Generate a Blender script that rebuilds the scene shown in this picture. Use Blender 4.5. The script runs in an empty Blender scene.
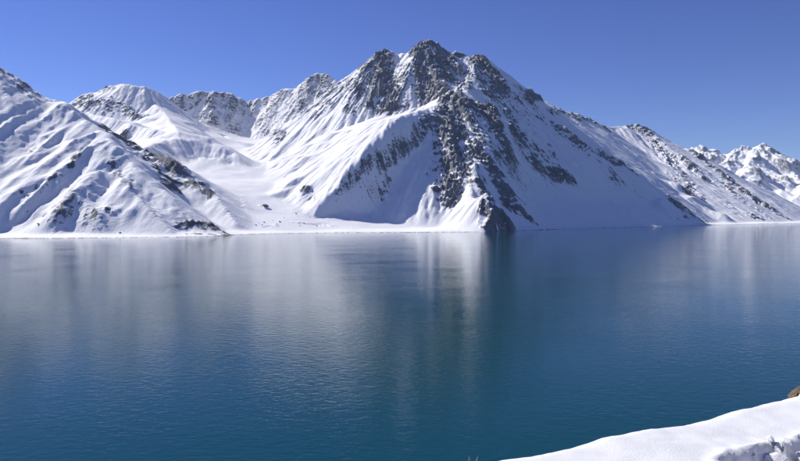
import bpy, bmesh, math, random
import numpy as np
from mathutils import Vector

R = math.radians
scene = bpy.context.scene
COL = scene.collection

# ------------------------------------------------------------------ camera, sky, sun, exposure
FPX, HORIZON, EYE = 628.0, 213.0, 60.0        # focal length in photo pixels, horizon row, eye height over the lake
cam_data = bpy.data.cameras.new('camera')
cam = bpy.data.objects.new('camera', cam_data)
COL.objects.link(cam)
cam.location = (0, 0, EYE)
cam.rotation_euler = (R(90), 0, 0)
cam_data.sensor_fit = 'HORIZONTAL'
cam_data.sensor_width = 36.0
cam_data.lens = 36.0 * FPX / 800.0
cam_data.shift_y = -(230.5 - HORIZON) / 800.0
cam_data.clip_start = 0.1
cam_data.clip_end = 60000.0
scene.camera = cam

SUN_AZ, SUN_EL = 53.0, 38.5                   # degrees left of the view direction, degrees above the horizon
world = bpy.data.worlds.new('World')
scene.world = world
world.use_nodes = True
wn = world.node_tree.nodes
wl = world.node_tree.links
bg = wn['Background']
sky = wn.new('ShaderNodeTexSky')
sky.sky_type = 'NISHITA'
sky.sun_disc = False
sky.sun_elevation = R(SUN_EL)
sky.sun_rotation = R(-SUN_AZ)
sky.altitude = 2500.0
sky.air_density = 1.0
sky.dust_density = 0.0
sky.ozone_density = 5.0
hsv = wn.new('ShaderNodeHueSaturation')       # thin dry air: a deeper, more violet blue
hsv.inputs['Hue'].default_value = 0.523
hsv.inputs['Saturation'].default_value = 1.13
wl.new(sky.outputs[0], hsv.inputs['Color'])
wl.new(hsv.outputs[0], bg.inputs[0])
bg.inputs[1].default_value = 0.092

sun_data = bpy.data.lights.new('sun', 'SUN')
sun_data.energy = 5.0
sun_data.angle = R(0.53)
sun_data.color = (1.0, 0.965, 0.91)
sun = bpy.data.objects.new('sun', sun_data)
COL.objects.link(sun)
sdir = Vector((-math.sin(R(SUN_AZ)) * math.cos(R(SUN_EL)), math.cos(R(SUN_AZ)) * math.cos(R(SUN_EL)), math.sin(R(SUN_EL))))
sun.rotation_euler = sdir.to_track_quat('Z', 'Y').to_euler()
sun.location = (0, 0, 500)

vs = scene.view_settings
vs.view_transform = 'Standard'
vs.look = 'None'
vs.gamma = 1.0
vs.use_curve_mapping = False
vs.exposure = 0.28
scene.render.engine = 'CYCLES'
scene.cycles.use_denoising = True
scene.cycles.max_bounces = 6
scene.cycles.diffuse_bounces = 3
scene.cycles.glossy_bounces = 3


# ------------------------------------------------------------------ small maths helpers
def at(px, py, y):
    """the point of the place at depth y (metres ahead) that the survey photo shows at (px, py)"""
    return ((px - 400.0) / FPX * y, y, EYE + (HORIZON - py) / FPX * y)


def hash2(ix, iy, seed):
    h = (ix.astype(np.uint32) * np.uint32(374761393)) ^ (iy.astype(np.uint32) * np.uint32(668265263)) ^ np.uint32((seed * 2246822519) & 0xFFFFFFFF)
    h = (h ^ (h >> np.uint32(13))) * np.uint32(1274126177)
    h = (h ^ (h >> np.uint32(16))) * np.uint32(2246822519)
    return h ^ (h >> np.uint32(15))


def gnoise(x, y, seed=0):
    """gradient noise, about -1..1"""
    fx, fy = np.floor(x), np.floor(y)
    ix, iy = fx.astype(np.int64), fy.astype(np.int64)
    tx, ty = (x - fx).astype(np.float32), (y - fy).astype(np.float32)
    ux = tx * tx * tx * (tx * (tx * 6 - 15) + 10)
    uy = ty * ty * ty * (ty * (ty * 6 - 15) + 10)

    def g(a, b):
        h = hash2(ix + a, iy + b, seed)
        ang = (h & np.uint32(1023)).astype(np.float32) * np.float32(2 * math.pi / 1024)
        return np.cos(ang) * (tx - a) + np.sin(ang) * (ty - b)
    n0 = g(0, 0) * (1 - ux) + g(1, 0) * ux
    n1 = g(0, 1) * (1 - ux) + g(1, 1) * ux
    return 1.5 * (n0 * (1 - uy) + n1 * uy)


def fbm(x, y, scale, octaves, seed=0, gain=0.5):
    s, a, t = 0.0, 1.0, 0.0
    for o in range(octaves):
        s = s + a * gnoise(x / scale + 17.3 * o, y / scale - 9.1 * o, seed + o)
        t += a
        a *= gain
        scale *= 0.5
    return s / t


def ridged(x, y, scale, octaves, seed=0, gain=0.5):
    s, a, t, w = 0.0, 1.0, 0.0, 1.0
    for o in range(octaves):
        n = 1.0 - np.abs(gnoise(x / scale + 31.7 * o, y / scale + 5.3 * o, seed + o))
        n = n * n * w
        w = np.clip(n * 1.6, 0, 1)
        s = s + a * n
        t += a
        a *= gain
        scale *= 0.5
    return s / t


def box_blur(z, r):
    if r < 1:
        return z
    k = 2 * r + 1
    for ax in (0, 1):
        pad = [(0, 0), (0, 0)]
        pad[ax] = (r + 1, r)
        c = np.cumsum(np.pad(z, pad, mode='edge').astype(np.float64), axis=ax)
        if ax == 0:
            z = (c[k:, :] - c[:-k, :]) / k
        else:
            z = (c[:, k:] - c[:, :-k]) / k
    return z


def blur(z, sigma_cells):
    r = max(1, int(round(sigma_cells)))
    for _ in range(3):
        z = box_blur(z, r)
    return z


def smooth(a, b, x):
    t = np.clip((x - a) / (b - a), 0, 1)
    return t * t * (3 - 2 * t)


def upsample2(z):
    h, w = z.shape
    o = np.empty((2 * h - 1, 2 * w - 1), z.dtype)
    o[::2, ::2] = z
    o[1::2, ::2] = 0.5 * (z[1:] + z[:-1])
    o[::2, 1::2] = 0.5 * (z[:, 1:] + z[:, :-1])
    o[1::2, 1::2] = 0.25 * (z[1:, 1:] + z[:-1, 1:] + z[1:, :-1] + z[:-1, :-1])
    return o


# ------------------------------------------------------------------ material helpers
def new_mat(name):
    m = bpy.data.materials.new(name)
    m.use_nodes = True
    nt = m.node_tree
    return m, nt, nt.nodes['Principled BSDF']


def node(nt, kind, **kw):
    n = nt.nodes.new(kind)
    for k, v in kw.items():
        if k in n.inputs:
            n.inputs[k].default_value = v
        else:
            setattr(n, k, v)
    return n


def ramp(nt, fac, stops):
    r = nt.nodes.new('ShaderNodeValToRGB')
    el = r.color_ramp.elements
    el[0].position, el[0].color = stops[0][0], stops[0][1]
    el[1].position, el[1].color = stops[1][0], stops[1][1]
    for p, c in stops[2:]:
        e = el.new(p)
        e.color = c
    nt.links.new(fac, r.inputs[0])
    return r


def mountain_material(name, snow=(0.885, 0.885, 0.885), rock_a=(0.15, 0.165, 0.195), rock_b=(0.33, 0.345, 0.365), fine=1.0):
    """snow and bare rock; the mesh attribute 'rock' says where rock stands out of the snow"""
    m, nt, p = new_mat(name)
    L = nt.links.new
    geo = node(nt, 'ShaderNodeNewGeometry')
    att = node(nt, 'ShaderNodeAttribute', attribute_name='rock')
    n1 = node(nt, 'ShaderNodeTexNoise', Scale=0.045 * fine, Detail=6.0, Roughness=0.68)
    L(geo.outputs['Position'], n1.inputs['Vector'])
    n2 = node(nt, 'ShaderNodeTexNoise', Scale=0.012 * fine, Detail=4.0, Roughness=0.6)
    L(geo.outputs['Position'], n2.inputs['Vector'])
    n3 = node(nt, 'ShaderNodeTexNoise', Scale=0.16 * fine, Detail=4.0, Roughness=0.7)
    L(geo.outputs['Position'], n3.inputs['Vector'])
    # rock = attribute pushed by fine noise, sharpened
    sub = node(nt, 'ShaderNodeMath', operation='SUBTRACT')
    L(n1.outputs['Fac'], sub.inputs[0]); sub.inputs[1].default_value = 0.5
    mad = node(nt, 'ShaderNodeMath', operation='MULTIPLY_ADD')
    L(sub.outputs[0], mad.inputs[0]); mad.inputs[1].default_value = 0.65
    L(att.outputs['Fac'], mad.inputs[2])
    sub3 = node(nt, 'ShaderNodeMath', operation='SUBTRACT')
    L(n3.outputs['Fac'], sub3.inputs[0]); sub3.inputs[1].default_value = 0.5
    mad3 = node(nt, 'ShaderNodeMath', operation='MULTIPLY_ADD')
    L(sub3.outputs[0], mad3.inputs[0]); mad3.inputs[1].default_value = 1.75
    L(mad.outputs[0], mad3.inputs[2])
    mask = node(nt, 'ShaderNodeMapRange', interpolation_type='SMOOTHSTEP')
    L(mad3.outputs[0], mask.inputs['Value'])
    mask.inputs['From Min'].default_value = 0.47
    mask.inputs['From Max'].default_value = 0.60
    rc = ramp(nt, n2.outputs['Fac'], [(0.3, (*rock_a, 1)), (0.62, (*rock_b, 1))])
    rc3 = ramp(nt, n3.outputs['Fac'], [(0.3, (0.5, 0.5, 0.5, 1)), (0.7, (1.25, 1.22, 1.2, 1))])
    mulc = node(nt, 'ShaderNodeMix', data_type='RGBA', blend_type='MULTIPLY')
    mulc.inputs[0].default_value = 1.0
    L(rc.outputs[0], mulc.inputs[6]); L(rc3.outputs[0], mulc.inputs[7])
    sc_ = ramp(nt, n2.outputs['Fac'], [(0.25, (snow[0] * 0.955, snow[1] * 0.955, snow[2] * 0.965, 1)), (0.7, (*snow, 1))])
    mix = node(nt, 'ShaderNodeMix', data_type='RGBA')
    L(mask.outputs[0], mix.inputs[0]); L(sc_.outputs[0], mix.inputs[6]); L(mulc.outputs[2], mix.inputs[7])
    L(mix.outputs[2], p.inputs['Base Color'])
    p.inputs['Roughness'].default_value = 0.75
    p.inputs['Specular IOR Level'].default_value = 0.15
    # relief: fine on snow, strong on rock
    hs = node(nt, 'ShaderNodeMath', operation='MULTIPLY_ADD')
    L(mask.outputs[0], hs.inputs[0]); hs.inputs[1].default_value = 9.0 / fine; hs.inputs[2].default_value = 1.8 / fine
    hh = node(nt, 'ShaderNodeMath', operation='MULTIPLY')
    L(hs.outputs[0], hh.inputs[0]); L(n3.outputs['Fac'], hh.inputs[1])
    bmp = node(nt, 'ShaderNodeBump', Strength=1.0, Distance=1.0)
    L(hh.outputs[0], bmp.inputs['Height'])
    L(bmp.outputs[0], p.inputs['Normal'])
    return m


# ------------------------------------------------------------------ the mountains: one survey of ridges, one height field
# every ridge: owner, list of (px, py, depth), slope on its left and right hand (walking along it)
LEFT, SECOND, BACK, MAIN, RIGHT, VALLEY = range(6)
RIDGES = [
    # left mountain: high crest running down to the shore point
    (LEFT, [(-150, 35, 2500), (-70, 48, 2450), (-20, 62, 2415), (0, 70, 2400), (15, 78, 2390), (30, 89, 2380), (45, 99, 2365), (60, 102, 2345), (72, 106, 2325), (85, 120, 2250),
            (100, 130, 2150), (110, 139, 2080), (120, 151, 2010), (135, 167, 1930), (150, 180, 1870), (165, 189, 1830), (176, 196, 1800), (197, 213, 1745),
            (215, 226, 1718), (230, 233.5, 1700)], 0.75, 0.66),
    (LEFT, [(40, 103, 2330), (22, 109, 2200), (5, 125, 2050), (-20, 150, 1900)], 1.05, 0.55),
    (LEFT, [(60, 108, 2330), (45, 118, 2200), (25, 138, 2050), (-10, 170, 1850)], 1.05, 0.55),
    (LEFT, [(80, 117, 2270), (60, 128.5, 2130), (35, 153, 1950), (0, 185, 1780)], 1.05, 0.55),
    (LEFT, [(100, 130, 2150), (75, 139, 2060), (50, 160, 1900), (10, 199, 1700)], 1.05, 0.55),
    (LEFT, [(110, 139, 2080), (85, 148, 1980), (60, 170, 1830), (20, 207, 1650)], 1.05, 0.55),
    (LEFT, [(118, 150, 2010), (110, 164, 1930), (92, 181, 1800), (76, 192, 1720), (60, 211, 1630), (45, 226, 1580)], 0.8, 0.62),
    (LEFT, [(76, 192, 1720), (92, 212, 1640), (106, 229, 1590)], 0.62, 0.85),
    (LEFT, [(110, 164, 1930), (122, 178, 1850), (135, 193, 1770), (153, 212, 1680), (173, 234, 1600)], 0.85, 0.6),
    (LEFT, [(100, 127, 2260), (120, 137, 2300), (150, 152, 2250), (163, 156, 2230), (175, 163, 2200), (190, 180, 2120), (213, 193, 2050), (226, 207, 1960), (236, 220, 1890)], 0.6, 0.8),
    # second mountain
    (SECOND, [(20, 92, 4100), (50, 99, 4000), (72, 104, 3950), (80, 97, 3930), (95, 92, 3920), (108, 86, 3900), (118, 84, 3900), (130, 84, 3900), (145, 86, 3900),
              (155, 90, 3930), (165, 97, 3980), (175, 108, 4050)], 0.7, 0.78),
    (SECOND, [(108, 86, 3900), (116, 97, 3780), (127, 107, 3660), (143, 117, 3520)], 0.42, 1.0, 220, 0.9),
    (SECOND, [(88, 113, 3350), (110, 117, 3250), (140, 126, 3120), (165, 131, 3020), (180, 131, 2980), (195, 139, 2930), (207, 149, 2880)], 0.2, 0.8, 150, 0.6),
    (SECOND, [(150, 99, 3850), (165, 112, 3600), (172, 122, 3300), (178, 130, 3020)], 0.4, 0.4, 160, 0.8),
    # back range
    (BACK, [(140, 100, 4800), (165, 97, 4850), (172, 96, 4850), (185, 94, 4900), (200, 92, 4900), (210, 91, 4900), (222, 92, 4900), (232, 93, 4900), (240, 98, 4900), (247, 102, 4900),
            (255, 100, 4900), (262, 98, 4900), (270, 96, 4900), (280, 90, 4850), (290, 89, 4800), (298, 86, 4800), (303, 82, 4780), (310, 77, 4760), (320, 73.5, 4750),
            (325, 72, 4750), (332, 78, 4700), (340, 84, 4650), (360, 92, 4600)], 0.8, 1.3),
    (BACK, [(210, 91, 4900), (212, 103, 4780), (216, 116, 4690)], 1.4, 1.4),
    (BACK, [(270, 96, 4900), (267, 110, 4770), (263, 124, 4660)], 1.4, 1.4),
    (BACK, [(325, 72, 4750), (321, 88, 4640), (315, 106, 4520)], 1.4, 1.4),
    (BACK, [(292, 133, 4000), (280, 129, 4050), (270, 132, 4050), (263, 139, 4000)], 0.8, 0.8),
    (BACK, [(298, 86, 4800), (293, 104, 4660)], 1.4, 1.4),
    # main massif: summit crest
    (MAIN, [(339, 83, 3850), (350, 76, 3820), (364, 70, 3800), (370, 61, 3800), (377, 52, 3800), (388, 50, 3800), (393, 52.5, 3800), (404, 52, 3800), (410, 50.5, 3800), (416, 46, 3800), (419, 42, 3800),
            (424, 41, 3800), (431, 39.5, 3800), (437, 44, 3800), (444, 50, 3800), (449, 53.5, 3800), (456, 52, 3800), (463, 52, 3800), (470, 56, 3800), (483, 56.5, 3800), (489, 61.5, 3810),
            (496, 71, 3830), (503, 80, 3850), (509, 85, 3880), (518, 91, 3950), (528, 98, 4020)], 0.9, 0.92),
    (MAIN, [(350, 76, 3820), (357, 97, 3560), (350, 114, 3400), (335, 131, 3280)], 0.7, 0.8),
    (MAIN, [(343, 80, 3840), (341, 98, 3680), (328, 118, 3520)], 0.85, 0.85),
    (MAIN, [(370, 61, 3800), (368, 85, 3600), (372, 104, 3430)], 0.95, 0.95),
    (MAIN, [(388, 50, 3800), (387, 75, 3620), (391, 95, 3470), (388, 109, 3370)], 1.0, 1.0),
    (MAIN, [(424, 41, 3800), (425, 65, 3620), (430, 85, 3450), (440, 98, 3250)], 1.0, 1.0),
    (MAIN, [(449, 53.5, 3800), (446, 75, 3550), (447, 88, 3300)], 0.95, 0.95),
    (MAIN, [(478, 56, 3800), (470, 74, 3520), (461, 91, 3200), (454, 91.5, 3000)], 0.9, 0.9),
    # front pyramid
    (MAIN, [(454, 91.5, 3000), (447, 103, 2930), (437, 117, 2850), (421.6, 130, 2770), (406, 139.5, 2710), (387, 151.5, 2640), (367, 164, 2560), (344, 177, 2480), (328, 188, 2400),
            (310, 203, 2300), (299, 217, 2220), (292, 228, 2170)], 0.67, 0.3, 420, 0.72),
    (MAIN, [(416, 111, 3230), (395, 112, 3260), (375, 123, 3180), (355, 134, 3090), (332, 149, 2980), (310, 165, 2830), (292, 185, 2650), (278, 205, 2430)], 0.37, 0.36, 400, 0.95),
    (MAIN, [(454, 91.5, 3000), (470, 100, 3030), (489, 103.5, 3060), (499, 119, 2990), (511, 138, 2920), (525, 152, 2850)], 0.85, 0.95),
    (MAIN, [(454, 91.5, 3000), (452, 114, 2840), (448, 138, 2690), (455, 162, 2540), (451, 188, 2360), (447, 203, 2240)], 0.85, 0.95),
    (MAIN, [(470, 100, 3030), (469, 128, 2770), (473, 153, 2550), (479, 173, 2350), (485, 193, 2170), (489, 210, 2080), (493, 228, 2010)], 0.8, 0.8),
    (MAIN, [(473, 153, 2550), (488, 164, 2520), (503, 180, 2420), (512, 197, 2310), (528, 214, 2230), (542, 227, 2210)], 0.75, 0.9),
    (MAIN, [(489, 61.5, 3810), (495, 84, 3600), (508, 108, 3420), (522, 132, 3250), (537, 158, 3080), (552, 172, 2950), (572, 179, 2900)], 0.85, 0.85),
    (MAIN, [(509, 85, 3880), (530, 115, 3720), (550, 143, 3520), (562, 165, 3350)], 0.85, 0.85),
    # right mountain: spur that hems the shaded face, crest behind it, outer crest down to the lake head
    (RIGHT, [(520, 95, 4020), (527, 105, 4080), (542, 118, 4060), (557, 129, 4050), (577, 142, 4020), (595, 150, 4000), (617, 162, 3940), (640, 173.5, 3840), (654, 187, 3730), (667, 197, 3650),
             (681, 202, 3570), (695, 213, 3490), (713, 224, 3410)], 0.3, 0.82, 220, 0.85),
    (RIGHT, [(527, 97.5, 4040), (532, 96.6, 4250), (539, 99.5, 4330), (550, 104, 4430), (561, 110, 4540), (570, 112, 4620), (584, 117.5, 4750), (595, 123, 4860), (604, 126.5, 4950), (615, 126.5, 5000), (626, 125.3, 5060), (640, 125.3, 5100),
             (648, 129.5, 5080), (659, 136, 5020), (672, 142.5, 4950), (685, 148, 4870), (695, 151.5, 4810), (706, 158, 4740), (719, 168.5, 4650), (732, 179, 4550), (745, 189, 4440),
             (763, 202, 4290), (779, 213, 4150), (790, 219.5, 4080)], 0.75, 0.72),
    (RIGHT, [(640, 125.3, 5100), (652, 146, 4850), (664, 160, 4650), (677, 173, 4450), (690, 190, 4200), (701, 203, 4000), (713, 216, 3800)], 0.6, 0.62),
    (RIGHT, [(672, 142.5, 4950), (690, 163, 4650), (706, 181, 4400), (722, 200, 4150), (733, 214, 3950)], 0.62, 0.6),
    (RIGHT, [(706, 158, 4740), (722, 178, 4500), (740, 200, 4220), (755, 217, 4000)], 0.65, 0.62),
    (RIGHT, [(604, 126.5, 4950), (618, 145, 4600), (632, 160, 4300)], 0.5, 0.5),
    # moraines and rises of the snow valley
    (VALLEY, [(180, 132, 3050), (205, 150, 3050), (225, 165, 3000), (238, 182, 2800)], 0.28, 0.28),
    (VALLEY, [(262, 165, 3000), (270, 180, 2800), (262, 195, 2580), (250, 207, 2350)], 0.25, 0.33),
    (VALLEY, [(300, 168, 2880), (296, 182, 2700), (285, 196, 2520), (272, 212, 2300)], 0.25, 0.33),
    (VALLEY, [(240, 152, 3600), (255, 150, 3650), (275, 152, 3550)], 0.3, 0.35),
    (VALLEY, [(253, 223, 2180), (263, 222, 2180), (275, 227, 2120)], 0.4, 0.4),
    (VALLEY, [(302, 223, 2170), (318, 220, 2190), (335, 222, 2160), (352, 228, 2120)], 0.4, 0.45),
]
# floor of the snow valley (px, py, depth)
FLOOR = [(240, 231, 2080), (262, 228, 2130), (285, 228, 2140), (260, 216, 2300), (250, 208, 2450), (232, 212, 2150), (255, 197, 2600), (285, 205, 2450), (240, 180, 2900), (275, 180, 2850),
         (228, 157, 3400), (255, 160, 3350), (285, 158, 3250), (238, 139, 4250), (215, 131, 4200), (262, 143, 4000), (195, 122, 4200), (185, 126, 3800), (205, 141, 3600), (305, 146, 3500), (325, 165, 2850), (305, 185, 2600), (240, 222, 2170)]
SHORE = [(-140, 239.0), (-60, 238.6), (0, 238.3), (60, 238.3), (110, 237.7), (170, 237), (200, 236.5), (228, 235.6), (240, 234.4), (270, 233.7), (300, 233), (340, 232.7), (380, 232.5), (420, 232.3), (460, 232), (484, 231.8),
         (515, 230.6), (560, 229), (600, 228), (640, 226.9), (665, 226.3), (680, 226), (713, 225), (740, 224.4), (780, 223.6), (800, 223.2), (860, 222.6), (960, 222.2)]

STEP = 4.8
Y0, Y1, HX = 1440.0, 5750.0, 4500.0
cs = STEP * 2
nxc, nyc = int(2 * HX / cs) + 1, int((Y1 - Y0) / cs) + 1
xc = -HX + cs * np.arange(nxc)
yc = Y0 + cs * np.arange(nyc)
XC, YC = np.meshgrid(xc, yc)
XC, YC = XC.astype(np.float32), YC.astype(np.float32)
WX = XC + 11 * fbm(XC, YC, 190.0, 3, 11)
WY = YC + 11 * fbm(XC, YC, 190.0, 3, 23)


def tent_field():
    jit = random.Random(31)
    Z = np.full(XC.shape, -400.0, np.float32)
    own = np.full(XC.shape, VALLEY, np.int8)
    for owner, pts, sl, sr, *far in RIDGES:
        reach, steep = far if far else (1e6, 1.0)
        P = [at(*p) for p in pts]
        if min(sl, sr) >= 0.6 and owner in (LEFT, SECOND, BACK, MAIN, RIGHT):      # rocky crests are jagged
            Q = [P[0]]
            for a_, b_ in zip(P[:-1], P[1:]):
                ln = math.dist(a_, b_)
                nseg = max(1, int(ln / 27.0))
                for i_ in range(1, nseg + 1):
                    t_ = i_ / nseg
                    j_ = (1.0 if i_ < nseg else 0.4) * smooth(20.0, 250.0, b_[2])
                    Q.append(tuple(u_ + (v_ - u_) * t_ + w_ * j_ * jit.uniform(-1, 1) for u_, v_, w_ in zip(a_, b_, (9, 9, 15 if owner in (MAIN, BACK) else 9))))
            P = Q
        for (ax, ay, az), (bx, by, bz) in zip(P[:-1], P[1:]):
            hm = max(az, bz)
            rad = min((hm + 30) / min(sl, sr), reach + (hm + 30) / steep)
            i0, i1 = np.searchsorted(yc, [min(ay, by) - rad, max(ay, by) + rad])
            j0, j1 = np.searchsorted(xc, [min(ax, bx) - rad, max(ax, bx) + rad])
            if i1 <= i0 or j1 <= j0:
                continue
            x, y = WX[i0:i1, j0:j1], WY[i0:i1, j0:j1]
            dx, dy = bx - ax, by - ay
            ll = dx * dx + dy * dy
            t = np.clip(((x - ax) * dx + (y - ay) * dy) / ll, 0, 1)
            qx, qy = x - (ax + t * dx), y - (ay + t * dy)
            d = np.sqrt(qx * qx + qy * qy)
            side = (dx * (y - ay) - dy * (x - ax)) / math.sqrt(ll)       # > 0: left hand
            w = smooth(-60, 60, side)
            s = sr + (sl - sr) * w
            zt = az + t * (bz - az) - s * np.minimum(d, reach) - steep * np.maximum(d - reach, 0)
            v = Z[i0:i1, j0:j1]
            o = own[i0:i1, j0:j1]
            b = zt > v
            v[b] = zt[b]
            o[b] = owner
    return Z, own


ZC, OWN = tent_field()
# valley floor: thin-plate surface through the surveyed floor points
FP = np.array([at(*p) for p in FLOOR])
n = len(FP)


def tps(r2):
    return np.where(r2 > 0, 0.5 * r2 * np.log(np.maximum(r2, 1e-9)), 0.0)


sxy = FP[:, :2] / 1000.0
A = np.zeros((n + 3, n + 3))
A[:n, :n] = tps(((sxy[:, None] - sxy[None]) ** 2).sum(-1)) + 0.004 * np.eye(n)
A[:n, n] = 1
A[:n, n + 1:] = sxy
A[n, :n] = 1
A[n + 1:, :n] = sxy.T
wts = np.linalg.solve(A, np.concatenate([FP[:, 2], np.zeros(3)]))
floor_z = np.full(XC.shape, -500.0)
sel = (np.abs(XC + 800) < 900) & (YC > 1950) & (YC < 4500)
gx, gy = XC[sel] / 1000.0, YC[sel] / 1000.0
fz = wts[n] + wts[n + 1] * gx + wts[n + 2] * gy
near2 = np.full(gx.shape, 1e9)
for k in range(n):
    r2 = (gx - sxy[k, 0]) ** 2 + (gy - sxy[k, 1]) ** 2
    fz = fz + wts[k] * tps(r2)
    near2 = np.minimum(near2, r2)
fz -= 900.0 * np.maximum(0, np.sqrt(near2) - 0.22)
floor_z[sel] = fz
b = floor_z > ZC
ZC[b] = floor_z[b]
OWN[b] = VALLEY

# shore: signed distance (land positive) to the surveyed waterline
SP = np.array([at(px, py, EYE * FPX / (py - HORIZON))[:2] for px, py in SHORE])
sd = np.full(XC.shape, 1e9, np.float32)
for (ax, ay), (bx, by) in zip(SP[:-1], SP[1:]):
    dx, dy = bx - ax, by - ay
    ll = dx * dx + dy * dy
    t = np.clip(((WX - ax) * dx + (WY - ay) * dy) / ll, 0, 1)
    d = np.hypot(WX - (ax + t * dx), WY - (ay + t * dy))
    sgn = np.sign(dx * (WY - ay) - dy * (WX - ax))
    cl = d < np.abs(sd)
    sd[cl] = (d * sgn)[cl]
sd = sd + smooth(200, 0, np.abs(sd)) * (7.0 * fbm(XC, YC, 70.0, 3, 131) + 5 * gnoise(XC / 260.0, YC / 260.0, 137))
beach = np.where(sd > 0, (6.5 + 5.0 * fbm(XC, YC, 110.0, 3, 141)) * (1 - np.exp(-np.maximum(sd, 0) / 30.0)), 0.35 * sd)
b = beach > ZC
OWN[b & (ZC < -20)] = np.where(XC[b & (ZC < -20)] > 900, RIGHT, np.where(XC[b & (ZC < -20)] < -600, LEFT, MAIN))
ZC = np.maximum(ZC, beach).astype(np.float64)
# slopes ease off into fans above the waterline; nothing rises out of the lake in front of it
cap = np.where(sd > 0, 1.5 + 0.30 * np.minimum(sd, 30) + (0.62 + 0.35 * smooth(60, 180, XC) * smooth(560, 430, XC)) * np.clip(sd - 30, 0, 170) + 1.15 * np.maximum(sd - 200, 0), 0.35 * sd)
for px, py, rad in ((190, 236.6, 70), (208, 236.3, 70), (226, 235.7, 60), (480, 231.9, 90), (493, 231.6, 110), (508, 231, 80), (700, 225.4, 130), (712, 225, 110), (760, 224, 110)):
    cx_, cy_, _ = at(px, py, EYE * FPX / (py - HORIZON))
    cap = cap + np.where(sd > 0, 1, 0) * 1.3 * np.maximum(sd, 0) * smooth(rad * 1.7, rad * 0.5, np.hypot(XC - cx_, YC - cy_))
dif = np.clip(0.5 + 0.5 * (cap - ZC) / 18.0, 0, 1)
ZC = np.where(sd > 25, cap * (1 - dif) + ZC * dif - 18.0 * dif * (1 - dif), np.minimum(ZC, cap))
# blown and slid snow fills the hollows
for sg, am_ in ((7, smooth(500, -100, np.abs(XC + 700 + 0.0 * YC) * 1.0) * (YC > 2100)), (3, 0.30), (1.5, 0.45)):
    ZC = np.where(sd > 6, np.maximum(ZC, ZC + 0.75 * am_ * (blur(ZC, sg) - ZC)), ZC)
ZC = ZC.astype(np.float32)

# fine grid
Z = upsample2(ZC)
SD = upsample2(sd)
OWNF = np.repeat(np.repeat(OWN, 2, 0), 2, 1)[:Z.shape[0], :Z.shape[1]]
ny, nx = Z.shape
xf = (-HX + STEP * np.arange(nx)).astype(np.float32)
yf = (Y0 + STEP * np.arange(ny)).astype(np.float32)
X, Y = np.meshgrid(xf, yf)
KEEP = (np.abs(X) < 0.80 * Y + 160) & (Z > -12)

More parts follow.
